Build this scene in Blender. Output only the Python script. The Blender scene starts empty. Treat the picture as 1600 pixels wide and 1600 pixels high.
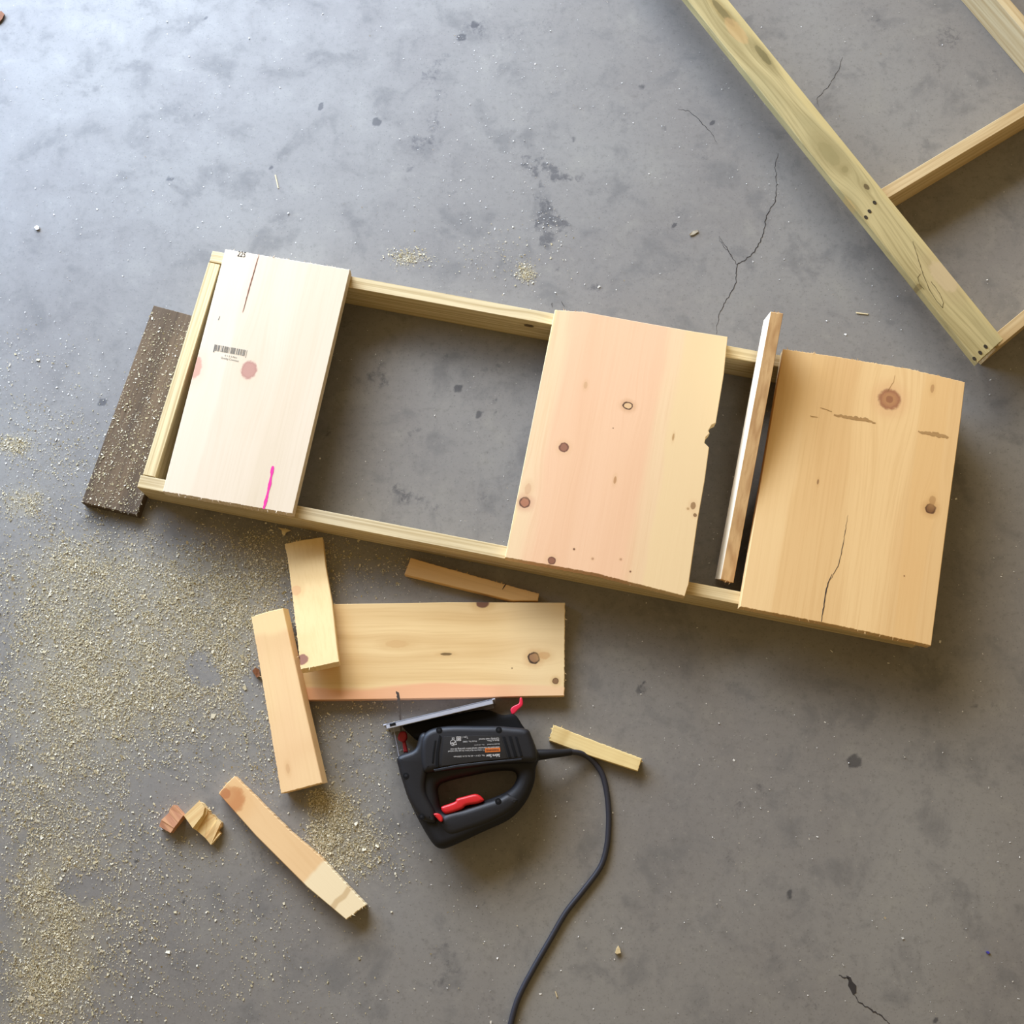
import bpy, bmesh, math, random
import numpy as np
from mathutils import Vector, Matrix

random.seed(7)
rng = np.random.default_rng(11)
S = bpy.context.scene
COL = S.collection

# ------------------------------------------------------------------ camera
F, PITCH, H = 1890.0, math.radians(15.0), 1.77
cam_d = bpy.data.cameras.new('camera')
cam = bpy.data.objects.new('camera', cam_d)
COL.objects.link(cam)
cam.location = (0, 0, H)
cam.rotation_euler = (PITCH, 0, 0)
cam_d.sensor_width = 36.0
cam_d.lens = 36.0 * F / 1600.0
S.camera = cam
# ------------------------------------------------------------------ exposure
S.view_settings.view_transform = 'Standard'
S.view_settings.look = 'None'
S.view_settings.gamma = 1.0
S.view_settings.use_curve_mapping = False
S.view_settings.exposure = 0.0
# ------------------------------------------------------------------ world: dim warm interior of the garage
W = bpy.data.worlds.new('garage_interior')
S.world = W
W.use_nodes = True
bg = W.node_tree.nodes['Background']
bg.inputs[0].default_value = (1.0, 0.75, 0.40, 1)
bg.inputs[1].default_value = 0.335
# ------------------------------------------------------------------ daylight through the open garage door (far upper left)
def area_light(name, loc, target, sx, sy, power, col):
    d = bpy.data.lights.new(name, 'AREA')
    d.shape = 'RECTANGLE'
    d.size, d.size_y = sx, sy
    d.energy = power
    d.color = col
    o = bpy.data.objects.new(name, d)
    COL.objects.link(o)
    o.location = loc
    o.rotation_euler = (Vector(target) - Vector(loc)).to_track_quat('-Z', 'Y').to_euler()
    return o
DOOR = Vector((-1.20, 2.05, 0.90))
area_light('garage_door_daylight', DOOR, (DOOR.x + 0.58, DOOR.y - 0.81, DOOR.z - 0.12), 2.5, 1.6, 122, (0.55, 0.79, 1.22))
# sunlit yard beyond the door, farther off and less blue
area_light('sunlit_yard', (-1.7, 4.9, 2.9), (0.0, 0.5, 0.0), 3.4, 2.4, 285, (1.0, 0.92, 0.80))


# ------------------------------------------------------------------ helpers: geometry
def at(px, py, z=0.0):
    """World point at height z that the photograph shows at pixel (px, py)."""
    u, v = (px - 800.0) / F, (py - 800.0) / F
    c, s = math.cos(PITCH), math.sin(PITCH)
    t = (H - z) / (v * s + c)
    return Vector((t * u, t * (s - v * c), z))

def lin(r, g, b):
    def f(c):
        c /= 255.0
        return c / 12.92 if c <= 0.04045 else ((c + 0.055) / 1.055) ** 2.4
    return (f(r), f(g), f(b), 1.0)

def tag(o, label=None, cat=None, group=None, kind=None):
    for k, v in (('label', label), ('category', cat), ('group', group), ('kind', kind)):
        if v:
            o[k] = v
    return o

def empty(name, loc):
    o = bpy.data.objects.new(name, None)
    o.empty_display_size = 0.05
    COL.objects.link(o)
    o.location = loc
    return o

def link_mesh(name, verts, faces, mat, parent=None, loc=None, ang=0.0, smooth=None):
    """verts are in world space; the object gets its own origin, turned by ang about Z."""
    if loc is None:
        loc = Vector((sum(v[0] for v in verts) / len(verts), sum(v[1] for v in verts) / len(verts), min(v[2] for v in verts)))
    Mw = Matrix.Translation(loc) @ Matrix.Rotation(ang, 4, 'Z')
    inv = Mw.inverted()
    me = bpy.data.meshes.new(name)
    me.from_pydata([inv @ Vector(v) for v in verts], [], faces)
    me.validate()
    bm = bmesh.new(); bm.from_mesh(me)
    bmesh.ops.recalc_face_normals(bm, faces=bm.faces)
    bm.to_mesh(me); bm.free()
    if mat: me.materials.append(mat)
    o = bpy.data.objects.new(name, me)
    COL.objects.link(o)
    if parent is not None:
        o.parent = parent
        o.matrix_local = parent_world(parent).inverted() @ Mw
    else:
        o.location = loc
        o.rotation_euler = (0, 0, ang)
    if smooth is not None:
        me.polygons.foreach_set('use_smooth', [True] * len(me.polygons))
        me.set_sharp_from_angle(angle=math.radians(smooth))
    return o

def parent_world(p):
    m = p.matrix_basis.copy()
    q = p.parent
    while q is not None:
        m = q.matrix_basis @ m
        q = q.parent
    return m

# ------------------------------------------------------------------ helpers: materials
class NT:
    def __init__(self, name):
        self.m = bpy.data.materials.new(name)
        self.m.use_nodes = True
        self.t = self.m.node_tree
        self.b = self.t.nodes['Principled BSDF']
    def n(self, typ, **kw):
        nd = self.t.nodes.new(typ)
        for k, v in kw.items():
            setattr(nd, k, v)
        return nd
    def put(self, sock, v):
        if hasattr(v, 'is_linked') or isinstance(v, bpy.types.NodeSocket):
            self.t.links.new(v, sock)
        else:
            sock.default_value = v
    def math(self, op, a, b=0.0, c=None, clamp=False):
        nd = self.n('ShaderNodeMath', operation=op, use_clamp=clamp)
        self.put(nd.inputs[0], a); self.put(nd.inputs[1], b)
        if c is not None: self.put(nd.inputs[2], c)
        return nd.outputs[0]
    def vec(self, op, a, b=(0, 0, 0)):
        nd = self.n('ShaderNodeVectorMath', operation=op)
        self.put(nd.inputs[0], a); self.put(nd.inputs[1], b)
        return nd.outputs['Value'] if op in ('LENGTH', 'DISTANCE', 'DOT_PRODUCT') else nd.outputs[0]
    def noise(self, vec, scale=1.0, detail=3.0, rough=0.55, dist=0.0):
        nd = self.n('ShaderNodeTexNoise')
        self.put(nd.inputs['Vector'], vec)
        nd.inputs['Scale'].default_value = scale
        nd.inputs['Detail'].default_value = detail
        nd.inputs['Roughness'].default_value = rough
        nd.inputs['Distortion'].default_value = dist
        return nd.outputs[0]
    def ramp(self, v, a, b, lo=0.0, hi=1.0, smooth=True):
        nd = self.n('ShaderNodeMapRange', interpolation_type='SMOOTHSTEP' if smooth else 'LINEAR')
        self.put(nd.inputs[0], v)
        for i, x in enumerate((a, b, lo, hi)):
            self.put(nd.inputs[i + 1], x)
        return nd.outputs[0]
    def mix(self, fac, a, b, mode='MIX'):
        nd = self.n('ShaderNodeMix', data_type='RGBA', blend_type=mode)
        self.put(nd.inputs[0], fac); self.put(nd.inputs[6], a); self.put(nd.inputs[7], b)
        return nd.outputs[2]
    def coord(self):
        return self.n('ShaderNodeTexCoord').outputs['Object']
    def attr(self, name, out='Fac'):
        nd = self.n('ShaderNodeAttribute', attribute_name=name)
        return nd.outputs[out]
    def bump(self, h, strength=0.2, dist=0.001):
        nd = self.n('ShaderNodeBump')
        nd.inputs['Strength'].default_value = strength
        nd.inputs['Distance'].default_value = dist
        self.put(nd.inputs['Height'], h)
        self.t.links.new(nd.outputs[0], self.b.inputs['Normal'])
    def out(self, col, rough=0.6, spec=0.3, metal=0.0):
        self.put(self.b.inputs['Base Color'], col)
        self.put(self.b.inputs['Roughness'], rough)
        self.b.inputs['Specular IOR Level'].default_value = spec
        self.b.inputs['Metallic'].default_value = metal
        return self.m

def plain(name, rgb, rough=0.5, spec=0.4, metal=0.0, var=0.12, scale=120.0):
    t = NT(name)
    c = lin(*rgb)
    n = t.noise(t.coord(), scale, 3)
    dk = tuple(x * (1 - var) for x in c[:3]) + (1,)
    lt = tuple(min(1, x * (1 + var)) for x in c[:3]) + (1,)
    t.bump(n, 0.12, 0.0004)
    return t.out(t.mix(n, dk, lt), rough, spec, metal)

def wood(name, base, dark, seed=0.0, fine=0.35, ring=0.35, ringfreq=22.0, ringscale=(1.3, 16.0, 16.0), zones=(), knots=(), blot=0.15,
         blotcol=None, rough=0.62, WOB=0.03):
    """Sawn softwood, grain along local X. zones: bands of colour across local Y; knots: spots at local positions."""
    t = NT(name)
    co = t.coord()
    p = t.vec('ADD', co, (seed * 1.37, seed * 0.71, seed * 0.33))
    # fibres bow round the knots
    if knots:
        y_off = None
        for k in knots:
            d = t.vec('SUBTRACT', co, (k['x'], k['y'], 0))
            d = t.vec('MULTIPLY', d, (0.45, 1.0, 0.0))
            q = t.math('DIVIDE', t.vec('LENGTH', d), k['r'] * 2.6)
            e = t.math('EXPONENT', t.math('MULTIPLY', t.math('MULTIPLY', q, q), -1.0))
            dy = t.n('ShaderNodeSeparateXYZ'); t.put(dy.inputs[0], d)
            w = t.math('MULTIPLY', e, t.math('MULTIPLY', dy.outputs[1], -0.65))
            y_off = w if y_off is None else t.math('ADD', y_off, w)
        cb = t.n('ShaderNodeCombineXYZ'); t.put(cb.inputs[1], y_off)
        p = t.vec('ADD', p, cb.outputs[0])
    f1 = t.noise(t.vec('MULTIPLY', p, (7.0, 260.0, 260.0)), 1.0, 4, 0.6)
    f2 = t.noise(t.vec('MULTIPLY', p, ringscale), 1.0, 1.5, 0.4)
    rings = t.math('MULTIPLY_ADD', t.math('SINE', t.math('MULTIPLY', f2, ringfreq)), 0.5, 0.5)
    rings = t.math('POWER', rings, 1.8)
    col = t.mix(t.math('MULTIPLY', t.ramp(f1, 0.42, 0.72), fine), lin(*base), lin(*dark))
    col = t.mix(t.math('MULTIPLY', rings, ring), col, lin(*dark))
    bl = t.noise(t.vec('MULTIPLY', p, (4.0, 9.0, 9.0)), 1.0, 3, 0.5)
    col = t.mix(t.math('MULTIPLY', t.ramp(bl, 0.45, 0.7), blot), col, lin(*(blotcol or dark)))
    sx = t.n('ShaderNodeSeparateXYZ'); t.put(sx.inputs[0], co)
    wob = t.math('MULTIPLY_ADD', t.noise(t.vec('MULTIPLY', p, (5.0, 22.0, 22.0)), 1.0, 2), WOB, WOB * -0.5)
    for z in zones:      # (axis, start, end, softness, colour, strength)
        ax, a, b, soft, c, st = z
        q = t.math('ADD', sx.outputs[0 if ax == 'x' else 1], wob)
        m = t.math('MULTIPLY', t.ramp(q, a - soft, a + soft), t.ramp(q, b - soft, b + soft, 1.0, 0.0))
        m = t.math('MULTIPLY', m, st)
        col = t.mix(m, col, lin(*c))
    for k in knots:
        d = t.vec('SUBTRACT', co, (k['x'], k['y'], k.get('z', 0)))
        asp = k.get('asp', 1.0)
        d = t.vec('MULTIPLY', d, (1.0 / asp, 1.0, 1.0 if 'z' in k else 0.0))
        ln = t.vec('LENGTH', d)
        nz = t.noise(co, 160.0, 3)
        ln = t.math('ADD', ln, t.math('MULTIPLY_ADD', nz, k['r'] * 0.5, -k['r'] * 0.25))
        q = t.math('DIVIDE', ln, k['r'])
        halo = t.ramp(q, 0.9, 2.4, k.get('halo', 0.3), 0.0)
        col = t.mix(halo, col, lin(*k.get('hc', dark)))
        col = t.mix(t.ramp(q, 0.78, 1.05, k.get('st', 0.9), 0.0), col, lin(*k['c']))
        if 'ring' in k:
            rr = t.math('MULTIPLY', t.ramp(q, 0.66, 0.86), t.ramp(q, 0.92, 1.15, 1.0, 0.0))
            col = t.mix(t.math('MULTIPLY', rr, k.get('rs', 0.85)), col, lin(*k['ring']))
    t.bump(t.math('ADD', f1, t.math('MULTIPLY', rings, 0.5)), 0.18, 0.0006)
    return t.out(col, rough, 0.25)

def plank(name, top, thick, mat_kw, grain=(0, 1), jag=(), parent=None, bev=0.0009, knots_px=(), zones=(), jagamp=0.00042, splinters=0, curve=None):
    """A board from the corners of its top face (world points). thick runs along the face's normal."""
    top = [Vector(p) for p in top]
    n = len(top)
    nrm = Vector((0, 0, 0))
    for i in range(n):
        a, b = top[i], top[(i + 1) % n]
        nrm += a.cross(b)
    nrm.normalize()
    if nrm.z < 0:
        nrm = -nrm
    g = (top[grain[1]] - top[grain[0]])
    ang = math.atan2(g.y, g.x)
    ring = []
    for i in range(n):
        a, b = top[i], top[(i + 1) % n]
        L = (b - a).length
        if i in jag:
            k = max(2, int(L / 0.0022))
            side = (b - a).normalized().cross(nrm)
            for j in range(k):
                q = a.lerp(b, j / k)
                ring.append(q + side * (random.uniform(-1, 1) * jagamp if j else 0) + (b - a).normalized() * (random.uniform(-1, 1) * 0.0005 if j else 0))
        else:
            ring.append(a)
    m = len(ring)
    area = sum(ring[i].x * ring[(i + 1) % m].y - ring[(i + 1) % m].x * ring[i].y for i in range(m))
    sgn = 1 if area > 0 else -1
    inset = []
    for i in range(m):
        e1 = (ring[i] - ring[i - 1]); e2 = (ring[(i + 1) % m] - ring[i])
        n1 = nrm.cross(e1).normalized() * sgn; n2 = nrm.cross(e2).normalized() * sgn
        s = (n1 + n2)
        inset.append(ring[i] + (s.normalized() * bev if s.length > 1e-6 else Vector((0, 0, 0))))
    V = [p.copy() for p in inset] + [p - nrm * bev for p in ring] + [p - nrm * (thick - bev) for p in ring] + [p - nrm * thick for p in inset]
    faces = [list(range(m))]
    for l in range(3):
        for i in range(m):
            j = (i + 1) % m
            faces.append([l * m + i, l * m + j, (l + 1) * m + j, (l + 1) * m + i])
    faces.append([3 * m + i for i in reversed(range(m))])
    # splinters standing off the cut edges
    for _ in range(splinters):
        e = random.choice(list(jag))
        a, b = top[e], top[(e + 1) % n]
        c = a.lerp(b, random.uniform(0.03, 0.97))
        out = (b - a).normalized().cross(nrm) * sgn
        al = (b - a).normalized()
        L = random.uniform(0.0015, 0.0045)
        w = random.uniform(0.0004, 0.0010)
        dz = nrm * random.uniform(-0.004, 0.0005)
        tip = c + out * L + al * random.uniform(-0.003, 0.003) + nrm * random.uniform(-0.001, 0.0015) + dz
        i0 = len(V)
        V += [c - al * w - out * 0.001 + dz, c + al * w - out * 0.001 + dz, tip, c - out * 0.001 - nrm * 0.0012 + dz]
        faces += [[i0, i0 + 1, i0 + 2], [i0 + 1, i0 + 3, i0 + 2], [i0 + 3, i0, i0 + 2]]
    zmin = min(v.z for v in V)
    cx = sum(p.x for p in top) / n; cy = sum(p.y for p in top) / n
    loc = Vector((cx, cy, zmin))
    inv = (Matrix.Translation(loc) @ Matrix.Rotation(ang, 4, 'Z')).inverted()
    zt = sum(p.z for p in top) / n
    kn = []
    for k in knots_px:
        k = dict(k)
        w = inv @ at(k['px'][0], k['px'][1], k.get('zw', zt))
        k['x'], k['y'] = w.x, w.y
        if 'zw' in k: k['z'] = w.z
        kn.append(k)
    zz = []
    for z in zones:   # pixel-based zone: ('y', (px,py) start, (px,py) end, soft, col, strength)
        ax, a, b, soft, c, st = z
        i = 0 if ax == 'x' else 1
        a = a if not isinstance(a, tuple) else (inv @ at(a[0], a[1], zt))[i]
        b = b if not isinstance(b, tuple) else (inv @ at(b[0], b[1], zt))[i]
        if a > b: a, b = b, a
        zz.append((ax, a, b, soft, c, st))
    mat = wood(name + '_wood', knots=kn, zones=zz, **mat_kw)
    return link_mesh(name, V, faces, mat, parent, loc, ang)

def quad(p0, p1, width, z0, z1):
    """Top-face corners of a beam whose outer edge runs p0 -> p1 and whose body lies to the right of it."""
    d = (p1 - p0); d.z = 0; d.normalize()
    s = Vector((d.y, -d.x, 0)) * width
    a, b = p0.copy(), p1.copy(); a.z = b.z = z1
    return [a, b, b + s, a + s]

def strip_verts(px_pts, z, widths):
    """A flat ribbon along pixel points on plane z, widths in metres."""
    P = [at(x, y, z) for x, y in px_pts]
    V, Fc = [], []
    for i, p in enumerate(P):
        d = (P[min(i + 1, len(P) - 1)] - P[max(i - 1, 0)]).normalized()
        s = Vector((-d.y, d.x, 0)) * (widths[i] if isinstance(widths, (list, tuple)) else widths) * 0.5
        V += [p + s, p - s]
    for i in range(len(P) - 1):
        Fc.append([2 * i, 2 * i + 1, 2 * i + 3, 2 * i + 2])
    return V, Fc

def ragged(px_pts, step=4.0, amp=1.0):
    out = []
    for (a, b) in zip(px_pts[:-1], px_pts[1:]):
        L = math.hypot(b[0] - a[0], b[1] - a[1]); k = max(1, int(L / step))
        for j in range(k):
            t = j / k
            out.append((a[0] + (b[0] - a[0]) * t + random.uniform(-amp, amp), a[1] + (b[1] - a[1]) * t + random.uniform(-amp, amp)))
    out.append(px_pts[-1])
    return out

def mark(name, px_pts, z, width, mat, parent, step=4.0, amp=0.4, taper=True):
    pts = ragged(px_pts, step, amp)
    n = len(pts)
    w = [width * random.uniform(0.6, 1.2) * ((0.35 + 0.65 * math.sin(math.pi * (i + 0.5) / n)) if taper else 1.0) for i in range(n)]
    V, Fc = strip_verts(pts, z, w)
    return link_mesh(name, V, Fc, mat, parent)

def text_mesh(name, body, p_start, p_end, z, mat, parent, hscale=1.0, bold=0.0):
    cu = bpy.data.curves.new(name, 'FONT')
    cu.body = body
    cu.size = 1.0
    cu.offset = bold
    cu.resolution_u = 2
    tmp = bpy.data.objects.new(name + '_tmp', cu)
    COL.objects.link(tmp)
    dg = bpy.context.evaluated_depsgraph_get()
    me = bpy.data.meshes.new_from_object(tmp.evaluated_get(dg))
    bpy.data.objects.remove(tmp)
    xs = [v.co.x for v in me.vertices]
    x0, x1 = min(xs), max(xs)
    a, b = at(p_start[0], p_start[1], z), at(p_end[0], p_end[1], z)
    d = b - a
    s = d.length / (x1 - x0)
    ex = d.normalized(); ey = Vector((-ex.y, ex.x, 0))
    for v in me.vertices:
        q = a + ex * ((v.co.x - x0) * s) + ey * (v.co.y * s * hscale)
        v.co = parent_world(parent).inverted() @ Vector((q.x, q.y, z))
    me.materials.append(mat)
    o = bpy.data.objects.new(name, me)
    COL.objects.link(o)
    o.parent = parent
    return o

# ------------------------------------------------------------------ value noise on arrays, for the stains and the dust
def vnoise(x, y, scale, seed, octaves=3):
    r = np.random.default_rng(seed)
    tot = np.zeros_like(x, dtype=float); amp = 1.0; norm = 0
    for o in range(octaves):
        T = r.random((64, 64))
        xs, ys = x * scale, y * scale
        xi, yi = np.floor(xs).astype(int), np.floor(ys).astype(int)
        fx, fy = xs - xi, ys - yi
        fx = fx * fx * (3 - 2 * fx); fy = fy * fy * (3 - 2 * fy)
        g = lambda i, j: T[i % 64, j % 64]
        v = (g(xi, yi) * (1 - fx) + g(xi + 1, yi) * fx) * (1 - fy) + (g(xi, yi + 1) * (1 - fx) + g(xi + 1, yi + 1) * fx) * fy
        tot += v * amp; norm += amp; amp *= 0.5; scale *= 2.1
    return tot / norm

def at_np(px, py, z=0.0):
    u, v = (px - 800.0) / F, (py - 800.0) / F
    c, s = math.cos(PITCH), math.sin(PITCH)
    t = (H - z) / (v * s + c)
    return t * u, t * (s - v * c)

# where sawdust lies: (x, y, spread x, spread y, weight) in the photograph's frame, laid onto the floor plane
DUST = [(215, 985, 110, 62, 10), (330, 955, 62, 42, 6), (130, 1010, 75, 60, 5), (235, 1065, 110, 50, 8), (110, 1120, 85, 70, 6),
        (60, 1290, 62, 70, 3.3), (150, 1210, 100, 70, 3.0), (85, 1465, 32, 62, 6.5), (70, 1550, 60, 50, 3.5), (130, 890, 60, 42, 3.2), (110, 1390, 70, 50, 3.0),
        (250, 890, 80, 40, 2.2), (35, 785, 20, 16, 0.8), (20, 695, 16, 9, 0.5), (100, 740, 60, 60, 1.5), (60, 900, 50, 40, 1.6),
        (400, 880, 60, 32, 2.4), (470, 880, 70, 30, 1.6), (375, 985, 30, 50, 2.0), (365, 1110, 40, 80, 1.4),
        (518, 1290, 16, 28, 3.6), (540, 1320, 28, 24, 2.0), (505, 1255, 12, 14, 0.8), (580, 1345, 40, 40, 0.5), (560, 1150, 40, 70, 1.1),
        (210, 1480, 110, 80, 1.8), (300, 1360, 120, 90, 0.9), (590, 880, 60, 26, 0.6), (640, 402, 16, 7, 0.30), (822, 426, 8, 8, 0.33), (780, 400, 60, 22, 0.16),
        (30, 600, 60, 50, 0.4), (330, 1500, 180, 90, 0.8), (420, 1180, 50, 50, 0.8)]
VOID = [(312, 1040, 22, 26), (330, 1060, 16, 16), (345, 1270, 30, 40), (395, 1080, 16, 40), (255, 1235, 40, 20), (130, 1385, 40, 22), (60, 600, 40, 20)]

# ------------------------------------------------------------------ floor
def build_floor():
    xi = np.linspace(-1.15, 1.15, 330); yi = np.linspace(-0.5, 1.65, 310)
    xs = np.concatenate([[-6, -4, -2.5, -1.7], xi, [1.7, 2.5, 4, 6]])
    ys = np.concatenate([[-5, -3, -1.8, -1.0], yi, [2.2, 3.0, 4.5, 7]])
    X, Y = np.meshgrid(xs, ys)
    nx, ny = len(xs), len(ys)
    V = np.stack([X.ravel(), Y.ravel(), np.zeros(nx * ny)], 1)
    idx = np.arange(nx * ny).reshape(ny, nx)
    Fc = np.stack([idx[:-1, :-1].ravel(), idx[:-1, 1:].ravel(), idx[1:, 1:].ravel(), idx[1:, :-1].ravel()], 1)
    me = bpy.data.meshes.new('floor')
    me.vertices.add(len(V)); me.vertices.foreach_set('co', V.ravel())
    me.loops.add(Fc.size); me.loops.foreach_set('vertex_index', Fc.ravel())
    me.polygons.add(len(Fc)); me.polygons.foreach_set('loop_start', np.arange(0, Fc.size, 4)); me.polygons.foreach_set('loop_total', np.full(len(Fc), 4))
    me.update(); me.validate()
    x, y = V[:, 0], V[:, 1]
    st = np.zeros(len(V)); spot = np.zeros(len(V))
    wx = (vnoise(x + 9, y + 9, 55.0, 21, 3) - .5) * .030; wy = (vnoise(x + 9, y + 9, 55.0, 22, 3) - .5) * .030
    def blot(arr, px, py, r, s, soft=1.0):
        c = at(px, py)
        k = 1.0 if soft == 1.0 else .25
        d = np.hypot(x + wx * k - c.x, y + wy * k - c.y) / (r * 0.001)
        np.maximum(arr, s * np.clip((1.25 - d) / (0.75 * soft), 0, 1), out=arr)
    # broken, patchy stains: (x, y, radius, strength)
    for (px, py, r, s) in [(742, 42, 20, .62), (752, 55, 16, .5), (685, 100, 16, .6), (672, 120, 18, .55), (710, 92, 20, .4), (690, 150, 22, .45), (680, 190, 20, .62), (660, 225, 24, .6), (690, 228, 16, .5),
                           (700, 300, 26, .35), (640, 262, 10, .5), (650, 60, 28, .3), (800, 60, 30, .4), (850, 35, 22, .45), (855, 15, 20, .4), (775, 70, 30, .35),
                           (822, 248, 9, .75), (830, 262, 10, .8), (838, 276, 11, .85), (848, 290, 10, .75), (834, 225, 7, .7), (845, 250, 12, .8), (858, 262, 14, .85), (870, 272, 14, .85), (882, 280, 13, .75), (905, 275, 18, .6), (918, 300, 14, .45),
                           (840, 310, 12, .6), (858, 335, 18, .9), (870, 350, 16, .85), (848, 352, 16, .85), (860, 375, 17, .85), (845, 380, 10, .7), (885, 368, 8, .7), (851, 320, 14, .7), (872, 420, 6, .7),
                           (928, 452, 9, .8), (905, 140, 24, .35), (890, 110, 26, .3), (985, 190, 24, .35), (995, 175, 14, .4), (940, 290, 40, .25), (1050, 340, 26, .4), (1060, 400, 36, .3), (1030, 425, 30, .35), (990, 380, 30, .25),
                           (584, 584, 16, .7), (600, 600, 12, .8), (600, 572, 14, .5), (560, 590, 18, .4), (622, 766, 12, .75), (634, 780, 14, .8), (655, 778, 12, .55), (675, 794, 11, .6), (772, 630, 7, .7), (777, 645, 8, .7), (647, 675, 9, .6), (511, 670, 12, .6), (530, 500, 30, .4),
                           (770, 580, 20, .4), (690, 560, 12, .5), (755, 780, 14, .4), (730, 750, 18, .35), (1003, 1078, 9, .8), (1187, 1235, 12, .6), (1170, 1230, 10, .4), (1150, 1260, 12, .5), (1145, 1335, 16, .4), (1300, 1480, 18, .4), (1270, 1575, 16, .4),
                           (700, 1500, 26, .45), (690, 1540, 18, .5), (675, 1480, 18, .4), (745, 1410, 14, .45), (760, 1570, 24, .35), (1505, 1448, 10, .5), (1530, 1552, 9, .5), (1560, 1100, 12, .5), (1500, 1220, 20, .3), (1395, 1165, 20, .3),
                           (312, 1040, 14, .5), (215, 1470, 18, .5), (275, 1520, 20, .4), (1240, 140, 16, .45), (1290, 30, 12, .4), (1370, 35, 24, .45), (1480, 60, 26, .55), (1470, 105, 18, .5), (1350, 125, 14, .4), (1440, 230, 16, .4), (1310, 45, 12, .4), (1550, 110, 10, .45),
                           (1180, 275, 22, .25), (1100, 240, 16, .35), (1098, 480, 9, .45), (290, 160, 60, .3), (310, 80, 46, .25), (100, 290, 50, .2), (180, 285, 40, .2), (25, 380, 30, .3), (1475, 30, 20, .35), (400, 1340, 20, .45), (1120, 1370, 18, .25), (430, 1450, 30, .3)]:
        blot(st, px, py, r, s)
    # clean-edged spots
    for (px, py, r, s) in [(587, 191, 8, 1), (501, 167, 5, 1), (1335, 1190, 11.5, .8), (1357, 1168, 4, .7), (1233, 1398, 5, .8), (160, 630, 8, .75), (717, 608, 6, .9), (748, 648, 6, .8), (266, 277, 5.5, .7), (303, 182, 5, .5), (424, 260, 4, .8), (470, 391, 4, .6),
                           (720, 58, 9, .9), (742, 38, 8, .8), (896, 217, 8, .55), (1003, 134, 8, .5), (1037, 201, 7, .4), (640, 265, 7, .45), (160, 147, 5, .4), (94, 144, 3, .8), (320, 30, 2.5, .8), (1523, 1102, 5, .6), (1113, 193, 3, 1.2), (1053, 350, 3, 1.), (419, 307, 3, .6), (1007, 1068, 4, .5), (215, 1345, 4, .8), (80, 223, 6, .3),
                           (285, 1407, 5, .6), (1460, 1594, 3, .9)]:
        blot(spot, px, py, r, s, 0.8)
    # fine dust film under the flakes
    dust = np.zeros(len(V))
    for (px, py, sx, sy, w) in DUST:
        c = at(px, py)
        q = ((x - c.x) / (sx * .001)) ** 2 + ((y - c.y) / (sy * .001)) ** 2
        dust += np.exp(-0.5 * q) * w / (sx * sy) * 700
    for (px, py, sx, sy) in VOID:
        c = at(px, py)
        q = ((x - c.x) / (sx * .001)) ** 2 + ((y - c.y) / (sy * .001)) ** 2
        dust *= 1 - 0.9 * np.exp(-0.5 * q ** 2)
    for nm, a in (('stain', st), ('spot', spot), ('dust', np.clip(dust, 0, 1.5))):
        at_ = me.attributes.new(nm, 'FLOAT', 'POINT')
        at_.data.foreach_set('value', a.astype(np.float32))
    t = NT('concrete')
    co = t.coord()
    big = t.noise(co, 2.6, 4, 0.55, 0.3)
    mid = t.noise(co, 14.0, 5, 0.62, 0.4)
    fin = t.noise(co, 90.0, 4, 0.65)
    spk = t.noise(co, 330.0, 2, 0.5)
    col = t.mix(t.ramp(big, 0.35, 0.68), lin(127, 122, 115), lin(138, 134, 126))
    col = t.mix(t.math('MULTIPLY', t.ramp(mid, 0.5, 0.70), 0.75), col, lin(110, 107, 102))
    col = t.mix(t.math('MULTIPLY', t.ramp(mid, 0.44, 0.26), 0.5), col, lin(147, 143, 132))
    col = t.mix(t.math('MULTIPLY', t.ramp(fin, 0.5, 0.75), 0.42), col, lin(103, 99, 91))
    col = t.mix(t.math('MULTIPLY', t.ramp(fin, 0.45, 0.25), 0.3), col, lin(153, 148, 135))
    col = t.mix(t.math('MULTIPLY', t.ramp(spk, 0.60, 0.73), 0.5), col, lin(93, 88, 81))
    brk = t.noise(co, 110.0, 5, 0.72, 0.6)
    stn = t.ramp(t.math('ADD', t.attr('stain'), t.math('MULTIPLY_ADD', brk, 2.6, -1.3)), 0.30, 0.95)
    stn = t.math('MULTIPLY', stn, t.ramp(t.attr('stain'), 0.0, 0.8, 0.15, 0.85))
    col = t.mix(t.math('MULTIPLY', stn, 0.75), col, lin(58, 57, 60))
    sp = t.ramp(t.math('ADD', t.attr('spot'), t.math('MULTIPLY_ADD', brk, 0.5, -0.25)), 0.25, 0.6)
    col = t.mix(t.math('MULTIPLY', sp, 0.7), col, lin(52, 51, 54))
    dn = t.noise(co, 120.0, 4, 0.7)
    dm = t.math('MULTIPLY', t.ramp(t.math('ADD', t.math('MULTIPLY', t.attr('dust'), 0.42), t.math('MULTIPLY_ADD', dn, 1.3, -0.65)), 0.05, 0.85), 0.34)
    dm = t.math('MULTIPLY', dm, t.ramp(t.attr('dust'), 0.02, 0.5))
    col = t.mix(dm, col, lin(178, 165, 128))
    t.bump(t.math('ADD', t.math('MULTIPLY', mid, 0.6), t.math('MULTIPLY', fin, 0.4)), 0.10, 0.002)
    m = t.out(col, t.ramp(mid, 0.3, 0.7, 0.5, 0.64), 0.42)
    me.materials.append(m)
    o = bpy.data.objects.new('floor', me)
    COL.objects.link(o)
    o['kind'] = 'structure'
    o['label'] = 'stained grey concrete garage floor with hairline cracks'
    return o

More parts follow.
